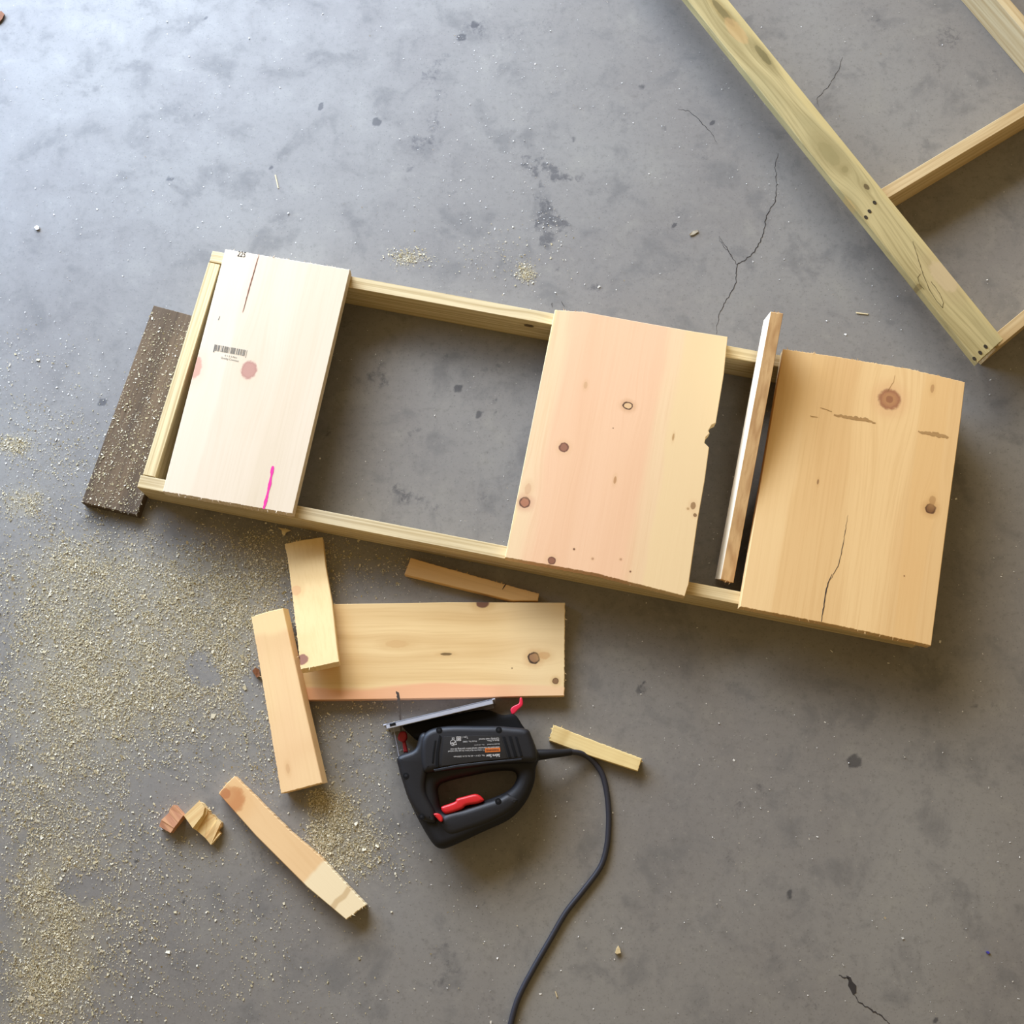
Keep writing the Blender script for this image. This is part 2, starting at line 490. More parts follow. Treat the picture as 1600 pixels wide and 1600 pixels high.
floor = build_floor()
M_crack = plain('crack_dark', (62, 58, 55), 0.9, 0.1)
for pts, w in [([(1216, 240), (1211, 262), (1214, 289), (1211, 315), (1197, 337), (1194, 364), (1179, 394), (1152.5, 414), (1149, 446), (1128, 480), (1121, 502), (1119, 522)], .0022),
               ([(1152, 414), (1137, 390), (1124, 369)], .0014),
               ([(1059, 169), (1077, 174), (1092, 187), (1100, 197), (1111, 206), (1120, 222)], .0014),
               ([(1317, 90), (1310, 109), (1291, 139), (1276, 154), (1280, 168)], .0014),
               ([(1122, 371), (1140, 397), (1150, 410)], .0010),
               ([(1311, 1524), (1326, 1529)], .0025), ([(1334, 1553), (1341, 1566), (1360, 1577), (1378, 1588), (1392, 1602)], .0028),
               ([(862, 472), (863, 480)], .0014), ([(876, 470), (882, 479)], .0013)]:
    mark('crack', pts, 0.0003, w * .68, M_crack, floor, 3.0, 1.2)
# chipped dark patch at the end of the lower right crack
pp = [(1322, 1524), (1329, 1527), (1332, 1534), (1338, 1540), (1338, 1551), (1333, 1555), (1328, 1545), (1325, 1540), (1326, 1533)]
link_mesh('chipped_patch', [at(a, b, 0.0003) for a, b in pp], [list(range(len(pp)))], M_crack, floor)

# ------------------------------------------------------------------ long timber frame
Z1 = 0.064          # rails are 19 x 64 mm set on edge
T19 = 0.019
PINE = dict(base=(224, 203, 156), dark=(172, 144, 92), ring=0.6, ringfreq=24.0, ringscale=(0.9, 130.0, 130.0), fine=.45)
a0 = at(214, 761, Z1); a1 = at(1154.6, 944.5, Z1)
u = (a1 - a0).normalized()
b0 = at(332, 391.5, Z1)
wv = b0 - a0
w_len = abs(wv.dot(Vector((-u.y, u.x, 0))))
nv = Vector((-u.y, u.x, 0))
FL = (at(1447, 1002, Z1) - a0).dot(u)
start_u = wv.dot(u)
mid_f = a0 + u * FL * .5 + nv * w_len * .5
frame = empty('timber_frame', Vector((mid_f.x, mid_f.y, 0)))
tag(frame, 'long low rectangular pale pine frame on edge under the three wide boards', 'frame')
lo0 = a0; lo1 = a0 + u * FL
up0 = b0; up1 = up0 + u * (FL - 0.012)
plank('side_rail', [lo0, lo1, lo1 + nv * T19, lo0 + nv * T19], Z1, dict(PINE, seed=1.0, blot=0.35, blotcol=(170, 160, 140)), parent=frame, jag=(3,))
plank('side_rail', [up0 - nv * T19, up1 - nv * T19, up1, up0], Z1, dict(PINE, seed=2.0), parent=frame, jag=(3,),
      knots_px=[dict(px=(826, 511), r=.006, c=(70, 50, 30), zw=0.045, asp=1.6)])
e0 = lo0 + nv * (T19 + .0012) + u * 0.003
e1 = up0 - nv * (T19 + .0012) - u * 0.001
ed = (e1 - e0).normalized(); es = Vector((ed.y, -ed.x, 0))
plank('end_rail', [e0, e1, e1 + es * T19, e0 + es * T19], Z1 - .001, dict(PINE, seed=3.0, base=(228, 206, 156)), parent=frame)
f0 = lo1 + nv * (T19 + .001) - u * (T19 + .004); f1 = up1 - nv * (T19 + .001) - u * (T19 + .004)
ed = (f1 - f0).normalized(); es = Vector((ed.y, -ed.x, 0))
plank('end_rail', [f0, f1, f1 + es * T19, f0 + es * T19], Z1 - .001, dict(PINE, seed=4.0), parent=frame)

# ------------------------------------------------------------------ three wide boards across the frame
ZB = Z1 + T19
def P(*pts, z=0.0):
    return [at(a, b, z) for a, b in pts]
G_B = 'wide boards laid across the long frame'
board1 = plank('wide_board', P((254, 768), (352, 389), (547, 421), (457, 803), z=ZB), T19 - .0005,
               dict(base=(226, 207, 178), dark=(208, 186, 148), seed=5.0, fine=.22, ring=.22, ringfreq=16, ringscale=(.8, 12, 12), blot=.2),
               grain=(0, 1), jag=(1, 3), splinters=40,
               knots_px=[dict(px=(389, 578), r=.012, c=(186, 134, 116), ring=(168, 112, 98), rs=.4, asp=1.25, halo=.3, hc=(236, 200, 166)),
                         dict(px=(305, 575), r=.010, c=(202, 140, 118), asp=1.9, halo=.5, hc=(236, 196, 166), st=.7)],
               zones=[('y', (300, 768), (200, 768), .004, (234, 216, 188), .6)])
tag(board1, 'palest wide pine board with barcode and pink crayon line at frame\'s left end', 'board', G_B)
outline2 = [(789, 871), (867, 484), (912, 487), (1000, 503), (1085, 518), (1137, 526), (1131, 585), (1118.5, 661), (1112, 664), (1107, 673), (1109, 677), (1103, 683), (1101, 692), (1105, 696), (1108, 699), (1101, 752), (1090, 815), (1076, 914), (1074, 919), (1070, 932), (929, 896)]
board2 = plank('wide_board', [at(a, b, ZB) for a, b in outline2], T19 - .0005,
               dict(base=(238, 206, 160), dark=(216, 172, 122), seed=6.0, fine=.25, ring=.3, ringfreq=20, ringscale=(.7, 10, 10), blot=.22, blotcol=(240, 203, 167)),
               grain=(0, 1), jag=(1, 19, 20), splinters=10,
               knots_px=[dict(px=(981, 634), r=.0072, c=(226, 186, 134), ring=(78, 52, 36), rs=1.0, asp=.85, halo=.4, hc=(190, 140, 90)),
                         dict(px=(881, 699), r=.0070, c=(142, 92, 70), ring=(104, 64, 50), halo=.35),
                         dict(px=(820, 785), r=.0080, c=(170, 110, 80), ring=(84, 52, 40), halo=.4, hc=(198, 130, 100)),
                         dict(px=(825, 764), r=.0050, c=(206, 160, 120), halo=.3, asp=1.8, st=.5),
                         dict(px=(862, 876), r=.0055, c=(130, 80, 58), ring=(100, 60, 44), halo=.35),
                         dict(px=(915, 602), r=.003, c=(206, 162, 116), asp=2, st=.7), dict(px=(961, 750), r=.0022, c=(180, 132, 84), asp=3, st=.8),
                         dict(px=(1052, 683), r=.0016, c=(176, 134, 80), asp=4, st=.8), dict(px=(897, 858), r=.0018, c=(110, 74, 50)), dict(px=(958, 669), r=.001, c=(90, 60, 40)),
                         dict(px=(985, 893), r=.0016, c=(120, 80, 54)), dict(px=(1083, 790), r=.004, c=(128, 88, 44), asp=1.5, st=.75), dict(px=(1086, 805), r=.003, c=(110, 72, 36), st=.8), dict(px=(1075, 795), r=.002, c=(160, 120, 66), st=.6),
                         dict(px=(926, 873), r=.002, c=(160, 110, 76), st=.6), dict(px=(970, 874), r=.002, c=(160, 110, 76), st=.6)],
               zones=[('y', (1005, 905), (1200, 950), .005, (233, 202, 150), .95), ('y', (980, 905), (815, 878), .012, (236, 184, 144), .6), ('y', (792, 871), (700, 850), .002, (244, 218, 160), .7)])
tag(board2, 'pinkish knotty wide board with a chewed notch in its edge, middle of frame', 'board', G_B)
outline3 = [(1156, 948), (1224, 545), (1300, 556), (1420, 576), (1508, 597), (1502, 650), (1478, 830), (1455, 1009), (1300, 976)]
board3 = plank('wide_board', [at(a, b, ZB) for a, b in outline3], T19 - .0005,
               dict(base=(238, 200, 140), dark=(208, 160, 98), seed=7.0, fine=.28, ring=.3, ringfreq=18, ringscale=(.7, 9, 9), blot=.25, blotcol=(226, 176, 116)),
               grain=(0, 1), jag=(1, 2, 3, 7, 8), splinters=46,
               knots_px=[dict(px=(1390, 624), r=.0165, c=(168, 112, 76), ring=(150, 96, 66), rs=.5, halo=.45, hc=(222, 170, 118)), dict(px=(1390, 624), r=.006, c=(140, 86, 60), st=.6),
                         dict(px=(1454, 795), r=.0075, c=(112, 72, 42), ring=(84, 54, 34), halo=.5, hc=(190, 140, 84)), dict(px=(1457, 782), r=.005, c=(170, 126, 76), st=.6, asp=1.6),
                         dict(px=(1457, 607), r=.003, c=(170, 124, 76), asp=2.5, st=.6), dict(px=(1278, 753), r=.0015, c=(150, 110, 70), asp=3), dict(px=(1413, 900), r=.0012, c=(130, 90, 60))],
               zones=[('y', (1405, 900), (1445, 900), .003, (230, 186, 122), .5), ('y', (1207, 957), (1100, 940), .004, (240, 204, 146), .6)])
tag(board3, 'golden wide board with a long split and one big knot, right end of frame', 'board', G_B)

M_ink = plain('black_ink', (44, 42, 40), 0.8, 0.1)
M_faint = plain('faint_ink', (120, 116, 106), 0.8, 0.1)
M_scuff = plain('grey_scuff', (176, 138, 88), 0.8, 0.1)
M_pink = plain('pink_crayon', (236, 60, 150), 0.6, 0.2)
M_pink2 = plain('rust_streak', (196, 148, 120), 0.7, 0.2)
zd = ZB + .0003
# barcode: its own little bars
x = 0.0
bars = [3, 1, 2, 1, 1, 2, 3, 1, 1, 3, 1, 2, 3, 2, 1, 1, 2, 1, 1, 1, 2, 1, 1, 2, 1, 3, 1, 1, 2, 1, 1, 1, 2, 1, 2, 3, 1, 1, 1, 2, 3, 2, 1, 1, 1, 1, 1, 2, 2, 1, 1, 1, 1, 3, 1]
tot = sum(bars)
V, Fc = [], []
pos = 0
for i, b in enumerate(bars):
    if i % 2 == 0:
        for q in ((pos, 0), (pos + b, 0), (pos + b, 1), (pos, 1)):
            s = q[0] / tot
            ext = 1.25 if i in (0, len(bars) - 1) else 1.0
            V.append(at(335.5 + 51 * s - 2.2 * q[1] * ext, 538 + 9.2 * s + 9.5 * q[1] * ext, zd))
        Fc.append([len(V) - 4, len(V) - 3, len(V) - 2, len(V) - 1])
    pos += b
bc = link_mesh('barcode', V, Fc, M_faint, board1)
bc['label'] = 'printed barcode'
text_mesh('printed_text', '0 1 2 3 Pine', (351, 556.5), (370, 560), zd, M_faint, board1, 0.9)
text_mesh('printed_text', 'Quality Common', (345, 560), (372.5, 565.5), zd, M_faint, board1, 1.1)
text_mesh('grade_stamp', '225', (370.5, 400), (382.5, 402.2), zd, M_ink, board1, 1.5)
mark('crayon_line', [(426.5, 728), (422, 754), (417, 776), (412, 795)], zd, .0042, M_pink, board1, 3, .25, False)['label'] = 'pink crayon line'
mark('split', [(405, 397), (398, 420), (390, 448), (384, 470), (379, 488)], zd, .0024, M_pink2, board1, 4, .3)
mark('split', [(404, 400), (396, 428), (387, 460), (380, 486)], zd + .0002, .0008, M_ink, board1, 4, .3)
mark('pencil_tick', [(344, 494), (341, 500)], zd, .0012, M_faint, board1)
mark('split', [(1283, 971), (1287, 948), (1290, 925), (1294, 911), (1300, 897)], zd, .0018, M_crack, board3, 4, .5)['label'] = 'dark open split'
mark('split', [(1293, 912), (1302, 898), (1309, 885), (1312, 876), (1317, 850), (1325, 805)], zd, .0009, M_crack, board3, 4, .6)
mark('scuff', [(1282, 637), (1300, 643)], zd, .0018, M_scuff, board3)
mark('scuff', [(1304, 648), (1330, 653), (1354, 656), (1368, 661)], zd, .0060, M_scuff, board3, 3, 1.1)
mark('scuff', [(1434, 674), (1455, 678), (1482, 683)], zd, .0064, M_scuff, board3, 3, 1.1)
mark('scuff', [(1266, 650), (1278, 652)], zd, .0016, M_scuff, board3)
mark('hairline', [(1398, 586), (1396, 597), (1391, 604), (1386, 612)], zd, .0008, M_scuff, board3)

# ------------------------------------------------------------------ batten leaning inside the frame and over its far rail
lean = math.radians(11.7)
zn = .064 * math.cos(lean) + .0005
n0 = at(1125.5, 905, zn); n1 = at(1146, 911, zn)
Lb = 0.425
zf = zn + Lb * math.sin(lean)
g0 = at(1204, 487, zf); g1 = at(1224, 489.5, zf)
batten = plank('batten', [n0, g0, g1, n1], .0635, dict(base=(226, 186, 130), dark=(176, 128, 80), seed=8.0, ring=.5, ringfreq=26, ringscale=(.9, 40, 40), blot=.2, WOB=.0008),
               grain=(0, 1), jag=(1, 3), splinters=14, zones=[('y', .0089, .05, .0006, (252, 238, 208), .95)])
tag(batten, 'narrow pine batten leaning over the frame between the notched and split boards', 'batten')

# ------------------------------------------------------------------ weathered board beside the frame
wb = plank('weathered_board', P((127, 785), (240, 477), (323, 499), (214, 805), z=T19), T19 - .0003,
           dict(base=(116, 96, 72), dark=(74, 60, 45), seed=9.0, fine=.6, ring=.5, ringfreq=24, ringscale=(1.2, 24, 24), blot=.7, blotcol=(76, 66, 56), rough=.8), jag=(1, 3))
tag(wb, 'dark weathered board dusted with sawdust on floor beside the frame\'s left end', 'board')

# ------------------------------------------------------------------ second frame, upper right
GREEN = dict(base=(190, 172, 120), dark=(138, 122, 76), fine=.65, ring=.5, ringfreq=26, ringscale=(1.3, 26, 26), blot=.7, blotcol=(158, 148, 104))
r0 = at(1528, 566.5, ZB); r1 = at(1568, 530, ZB)
q0 = at(1074, 0, ZB); q1 = at(1138.5, 0, ZB)
dl = (q0 - r0).normalized(); dr = (q1 - r1).normalized()
dm = (dl + dr).normalized()
frame2 = empty('timber_frame', Vector((r0.x + .3, r0.y + .3, 0)))
tag(frame2, 'greenish treated lumber frame with a flat rail, cut off by the upper right corner', 'frame')
far = 0.98
c0 = r0 + dm * far; c1 = r1 + dm * far
rail = plank('flat_rail', [r0, c0, c1, r1], .0155, dict(GREEN, seed=10.0), grain=(0, 1), jag=(3,), parent=frame2,
             knots_px=[dict(px=(1130, 20), r=.006, c=(96, 84, 48), asp=5.5, halo=.6, st=.7, hc=(150, 126, 70)), dict(px=(1192, 86), r=.006, c=(98, 88, 50), asp=4.0, halo=.6, st=.65), dict(px=(1295, 240), r=.012, c=(136, 124, 78), asp=2.2, st=.4, halo=.4), dict(px=(1354, 292), r=.004, c=(96, 80, 50), asp=1.6),
                       dict(px=(1150, 48), r=.012, c=(200, 160, 104), asp=2.6, st=.45), dict(px=(1436, 448), r=.005, c=(126, 108, 66), halo=.5), dict(px=(1475, 432), r=.017, c=(196, 172, 130), asp=1.8, st=.7, halo=.4, hc=(180, 156, 110)),
                       dict(px=(1325, 320), r=.008, c=(180, 150, 92), asp=2.5, st=.6), dict(px=(1320, 265), r=.006, c=(140, 126, 80), st=.6)],
             zones=[('y', (1128, 0), (1180, 0), .004, (204, 182, 122), .6)])
zr = ZB + .0003
M_screw = plain('screw_dark', (58, 50, 38), 0.6, 0.4, 0.3)
def disc(name, px, py, z, r, mat, parent, hgt=.0006, seg=12, asp=1.0, ang=0.0):
    c = at(px, py, z)
    V = [c + Vector((math.cos(ang) * math.cos(2 * math.pi * i / seg) * r * asp - math.sin(ang) * math.sin(2 * math.pi * i / seg) * r, math.sin(ang) * math.cos(2 * math.pi * i / seg) * r * asp + math.cos(ang) * math.sin(2 * math.pi * i / seg) * r, -0.0005)) for i in range(seg)]
    V += [v + Vector((0, 0, hgt + .0005)) for v in V]
    Fc = [list(range(seg)), list(range(seg, 2 * seg))] + [[i, (i + 1) % seg, seg + (i + 1) % seg, seg + i] for i in range(seg)]
    return link_mesh(name, V, Fc, mat, parent)
for (px, py) in [(1366.5, 316.5), (1358.5, 330), (1353, 339.5), (1540, 541.5), (1531.5, 551), (1522.5, 560.5)]:
    disc('screw', px, py, zr, .0026, M_screw, frame2, .0003, asp=1.35, ang=2.2)
M_pencil = plain('pencil_line', (104, 92, 60), 0.8, 0.1)
mark('pencil_line', [(1426, 377), (1432, 395), (1441, 425), (1452, 452), (1462, 468), (1473, 481)], zr, .0011, M_pencil, frame2, 4, .4, False)
mark('pencil_line', [(1473, 481), (1474, 473), (1468, 458), (1455, 440)], zr, .0009, M_pencil, frame2, 4, .4, False)
mark('pencil_line', [(1438, 428), (1434, 434), (1438, 446), (1444, 452)], zr, .0009, M_pencil, frame2, 4, .4, False)
CROSS = dict(base=(214, 188, 140), dark=(170, 136, 84), fine=.5, ring=.45, ringfreq=26, ringscale=(1.0, 50, 50))
# cross members on edge under the flat rail
def cross(pxa, pxb, seed, extra, back):
    A = at(*pxa, Z1); B = at(*pxb, Z1)
    d = (B - A).normalized(); s = Vector((d.y, -d.x, 0)) * T19
    A2 = A - d * back
    ra, rb = at(1550.5, -8, Z1), at(1612, 63, Z1)          # stop at the inner face of the rail on edge
    e = (rb - ra).normalized(); w = ra - A
    B2 = A + d * ((w.x * e.y - w.y * e.x) / (d.x * e.y - d.y * e.x) - T19 - extra)
    return plank('cross_member', [A2, B2, B2 + s, A2 + s], Z1, dict(CROSS, seed=seed), parent=frame2)
cross((1380, 293), (1600, 161), 11.0, .002, .026)
cross((1560, 517), (1600, 484), 12.0, .002, .024)
# rail on edge along the other side
A = at(1550.5, -8, Z1); B = at(1612, 63, Z1)
d = (B - A).normalized(); s = Vector((d.y, -d.x, 0))
A2, B2 = A - d * .12, B + d * .75
plank('edge_rail', [A2, B2, B2 - s * T19, A2 - s * T19], Z1, dict(CROSS, seed=13.0, base=(210, 190, 146)), parent=frame2)

# ------------------------------------------------------------------ offcuts on the floor
G_O = 'wooden offcuts scattered on the floor'
off_c = plank('short_board', P((458, 945), (700, 941), (883, 941.5), (882, 1087), (640, 1092), (478, 1094), z=T19), T19 - .0003,
              dict(base=(238, 206, 148), dark=(206, 164, 104), seed=14.0, fine=.3, ring=.42, ringfreq=20, ringscale=(.8, 15, 15), blot=.2),
              grain=(0, 2), jag=(2, 5), splinters=8,
              knots_px=[dict(px=(834, 1028), r=.0085, c=(150, 108, 74), ring=(70, 52, 40), rs=1, halo=.5, hc=(206, 160, 106)), dict(px=(850, 1024), r=.006, c=(204, 156, 100), st=.6, asp=1.5),
                        dict(px=(868, 1064), r=.0045, c=(124, 88, 58), ring=(110, 76, 48), halo=.4), dict(px=(697, 1022), r=.0022, c=(110, 86, 48), asp=4, halo=.4), dict(px=(754, 942), r=.008, c=(100, 58, 48), asp=1.3, halo=.5), dict(px=(620, 1006), r=.006, c=(212, 170, 112), asp=3, st=.6), dict(px=(800, 1044), r=.001, c=(90, 70, 50))],
              zones=[('y', (640, 1071), (640, 1120), .003, (232, 170, 126), .85), ('x', (800, 1000), (980, 1000), .05, (246, 220, 170), .5)])
tag(off_c, 'widest offcut on floor, short board with a cracked knot behind the jigsaw', 'board', G_O)
# tilted block: far end on the floor, near end propped on the short board
def zpl(py, y0, y1, z0, z1):
    return z0 + (z1 - z0) * (py - y0) / (y1 - y0)
oa = [(470, 1046), (458, 940), (449, 870), (444.5, 850), (470, 844), (504, 839), (509, 884), (519, 940), (527, 1012), (530, 1034), (500, 1041)]
off_a = plank('wood_block', [at(a, b, zpl(b, 842, 1042, T19 + .0005, .057)) for a, b in oa], T19 - .001,
              dict(base=(240, 210, 152), dark=(212, 172, 112), seed=15.0, fine=.2, ring=.35, ringfreq=22, ringscale=(9, 3.0, 6), blot=.2), grain=(1, 2), jag=(0, 1, 2, 3, 9, 10), splinters=10,
              knots_px=[dict(px=(476, 1033), r=.0085, c=(140, 88, 76), halo=.3), dict(px=(462, 922), r=.008, c=(220, 166, 116), st=.6)])
tag(off_a, 'pale wood offcut propped on the short board\'s left end, purple knot at corner', 'offcut', G_O)
ob = [(439, 1240), (418, 1115), (402, 1020), (392, 964), (420, 955), (442, 950), (455, 1010), (475, 1100), (503.5, 1223.5)]
def zb(px, py):
    # left edge on the floor, right edge propped on the short board's end
    lx = 392 + (439 - 392) * (py - 964) / 276.0
    return .018 + max(0, min(1, (px - lx) / 62.0)) * .0195
off_b = plank('wood_block', [at(a, b, zb(a, b)) for a, b in ob], T19 - .001,
              dict(base=(240, 204, 148), dark=(214, 168, 112), seed=16.0, fine=.2, ring=.28, ringfreq=18, ringscale=(7, 2.5, 6), blot=.35, blotcol=(236, 190, 142)), grain=(0, 3), jag=(0, 1, 2, 3, 4, 8), splinters=10,
              knots_px=[dict(px=(449, 1201), r=.003, c=(206, 160, 110), asp=2.5, st=.6)], zones=[('x', (400, 995), (380, 930), .006, (244, 214, 154), .7)])
tag(off_b, 'long tapered pine offcut leaning on the short board\'s corner, leftmost upright piece', 'offcut', G_O)
off_d = plank('thin_strip', P((632, 897.5), (641.5, 871.5), (739, 899), (842.5, 927.5), (840.5, 938.5), (800, 938.5), z=.016), .0155,
              dict(base=(222, 180, 118), dark=(190, 142, 84), seed=17.0, fine=.3, ring=.3), grain=(1, 3), jag=(0, 1, 2), splinters=6)
tag(off_d, 'thin tan strip between the long frame and the short board', 'offcut', G_O)
mark('pencil_tick', [(791, 912), (785, 921)], .0163, .0016, M_ink, off_d)
off_e = plank('thin_strip', P((858, 1157), (864.5, 1132), (930, 1158), (1003, 1185), (997, 1205), (925, 1182), z=.015), .0147,
              dict(base=(240, 214, 150), dark=(200, 164, 98), seed=18.0, fine=.3, ring=.5, ringfreq=26, ringscale=(18, 4, 8)), grain=(1, 3), jag=(0, 1, 2, 3), splinters=10)
tag(off_e, 'short pale strip beside the jigsaw\'s power cord', 'offcut', G_O)
off_f = plank('wood_stick', P((341.5, 1240), (353, 1225), (367, 1212.5), (455, 1300), (500, 1338), (572, 1414), (541, 1437), (480, 1386), (400, 1306), z=T19 + .001), T19,
              dict(base=(240, 202, 148), dark=(216, 170, 114), seed=19.0, fine=.18, ring=.22, ringfreq=18, ringscale=(6, 3, 6), blot=.3, blotcol=(238, 192, 144)), grain=(0, 6), jag=(0, 1, 2, 3, 4, 5), splinters=14,
              knots_px=[dict(px=(362, 1250), r=.019, c=(196, 130, 78), ring=(206, 150, 96), rs=.6, halo=.5, hc=(228, 180, 120), st=.85), dict(px=(352, 1240), r=.008, c=(178, 108, 66), st=.6)],
              zones=[('x', (487, 1362), (620, 1480), .003, (246, 226, 182), .9), ('x', (525, 1400), (531, 1406), .0015, (214, 184, 136), .9)])
tag(off_f, 'slanting pine stick on floor with brown knot at its upper end', 'offcut', G_O)

# split chunks
def stepped(name, bands, mat, jagged=0):
    """A torn block: neighbouring bands of different height, each a closed prism, all one mesh."""
    V, Fc = [], []
    for pts, zs in bands:
        n = len(pts); i0 = len(V)
        for (a, b), z in zip(pts, zs): V.append(at(a, b, z))
        for (a, b), z in zip(pts, zs):
            q = at(a, b, z); V.append(Vector((q.x, q.y, 0.0002)))
        Fc.append([i0 + i for i in range(n)])
        Fc.append([i0 + n + i for i in range(n)])
        for i in range(n):
            j = (i + 1) % n
            Fc.append([i0 + i, i0 + j, i0 + n + j, i0 + n + i])
    return V, Fc
ch_w = wood('torn_pine', (240, 210, 150), (206, 156, 96), 20.0, fine=.5, ring=.4, ringscale=(3, 60, 60))
ch_r = wood('torn_pine_pink', (222, 168, 124), (176, 116, 90), 21.0, fine=.5, ring=.5, ringscale=(3, 60, 60))
V, Fc = stepped('chunk', [([(287.3, 1274.3), (310, 1252.4), (315, 1255), (320, 1262), (317, 1273), (301, 1294)], [.021] * 6),
                          ([(301, 1294), (317, 1273), (320, 1262), (324, 1264), (323, 1272), (307, 1297.5)], [.018, .018, .018, .016, .016, .016]),
                          ([(307, 1297.5), (323, 1272), (324, 1264), (327, 1266), (328, 1271), (334, 1273), (337, 1277), (340, 1280), (321, 1309.5)], [.013, .013, .012, .012, .011, .011, .010, .010, .012]),
                          ([(321, 1309.5), (340, 1280), (345.5, 1285), (346, 1291), (341, 1297), (345, 1302), (329.4, 1320)], [.0125, .0125, .013, .012, .009, .010, .011])], None)
for (a, b, c, d_) in [(320, 1262, 326, 1260), (324, 1265, 331, 1267), (337, 1277, 345, 1269), (343, 1285, 347, 1281), (340, 1298, 349, 1292), (312, 1253, 311, 1250), (329, 1270, 333, 1268)]:
    i0 = len(V); p, q = at(a, b, .012), at(c, d_, .013); s = Vector((.0009, .0006, 0))
    V += [p - s, p + s, q, p - Vector((0, 0, .0015))]; Fc += [[i0, i0 + 1, i0 + 2], [i0 + 1, i0 + 3, i0 + 2], [i0 + 3, i0, i0 + 2]]
ck = link_mesh('wood_chunk', V, Fc, ch_w, None, None, math.radians(40))
tag(ck, 'larger splintered pine chunk with torn steps, left of the slanting stick', 'offcut', G_O)
V, Fc = stepped('chunk', [([(271, 1257.6), (286.0, 1274.3), (278, 1285.5), (264, 1270), (265, 1264)], [.021, .021, .020, .018, .019]),
                          ([(264, 1270), (278, 1285.5), (271.5, 1294), (252, 1281)], [.0175, .0195, .0185, .016]),
                          ([(252, 1281), (271.5, 1294), (266.4, 1301.5), (248.5, 1291)], [.0145, .0175, .016, .011])], None)
ck2 = link_mesh('wood_chunk', V, Fc, ch_r, None, None, math.radians(-50))
tag(ck2, 'smaller pinkish wood chunk touching the larger splintered chunk', 'offcut', G_O)

# little chips, each a torn wedge
M_chip = wood('chip_wood', (236, 220, 178), (212, 186, 134), 22.0, fine=.5)
M_chipbrown = wood('chip_bark', (150, 96, 58), (96, 58, 36), 23.0, fine=.5)
M_grey = wood('chip_grey', (206, 198, 178), (160, 150, 128), 24.0)
def chip(name, pts, z, mat, label, cat='wood chip', grp=None):
    n = len(pts)
    V = [at(a, b, z * random.uniform(.6, 1.2)) for a, b in pts] + [at(a, b, .0003) for a, b in pts]
    Fc = [list(range(n)), list(range(n, 2 * n))] + [[i, (i + 1) % n, n + (i + 1) % n, n + i] for i in range(n)]
    return tag(link_mesh(name, V, Fc, mat), label, cat, grp)
G_C = 'small chips and splinters on the floor'
chip('wood_chip', [(434, 824), (449, 827), (455, 829), (447, 832), (445, 837), (441, 835), (440, 829)], .005, M_chip, 'small chip just above the propped offcut, under the frame\'s front rail', grp=G_C)
chip('wood_chip', [(394, 1048), (399, 1043), (405, 1046), (406, 1056), (401, 1059)], .008, M_chipbrown, 'brown bark chip at left edge of the long tapered offcut', grp=G_C)
chip('wood_chip', [(963, 1482), (966, 1477), (969, 1483), (970, 1489), (964, 1491), (961, 1489)], .006, M_chip, 'lone pale chip on bare concrete right of the power cord', grp=G_C)
chip('wood_chip', [(1077, 366), (1083, 361), (1090, 359), (1091, 362), (1084, 367), (1078, 368)], .003, M_grey, 'grey flat chip on concrete beside the long floor crack', grp=G_C)
chip('wood_splinter', [(429, 273), (431, 273), (435.5, 294), (434, 294)], .0016, M_chip, 'thin pale splinter on bright concrete above the barcoded board', 'splinter', G_C)
chip('wood_splinter', [(1337, 487.5), (1345, 488.5), (1357, 490), (1356, 491.5), (1338, 489.5)], .0016, M_chip, 'thin pale splinter on concrete between the split board and greenish rail', 'splinter', G_C)
chip('wood_splinter', [(867, 1549), (868.5, 1549), (871, 1557), (870, 1559)], .0016, M_chip, 'tiny straw-like splinter on concrete right of cord near bottom edge', 'splinter', G_C)
chip('pebble', [(53, 355), (57, 352), (61, 354), (61, 358), (56, 359)], .004, plain('pebble_white', (226, 222, 214), .8, .2), 'white pebble on bright concrete near the left edge', 'pebble')
chip('wood_chip', [(-8, 20), (2, 17), (7, 22), (3, 30), (-2, 36), (-8, 36)], .005, M_chipbrown, 'reddish brown chip cut off by the photo\'s upper left edge', grp=G_C)
chip('plastic_bit', [(1540, 1487), (1544, 1486), (1547, 1489), (1544, 1491)], .002, plain('blue_plastic', (70, 66, 170), .5, .4), 'tiny blue plastic bit on concrete near lower right corner', 'litter')

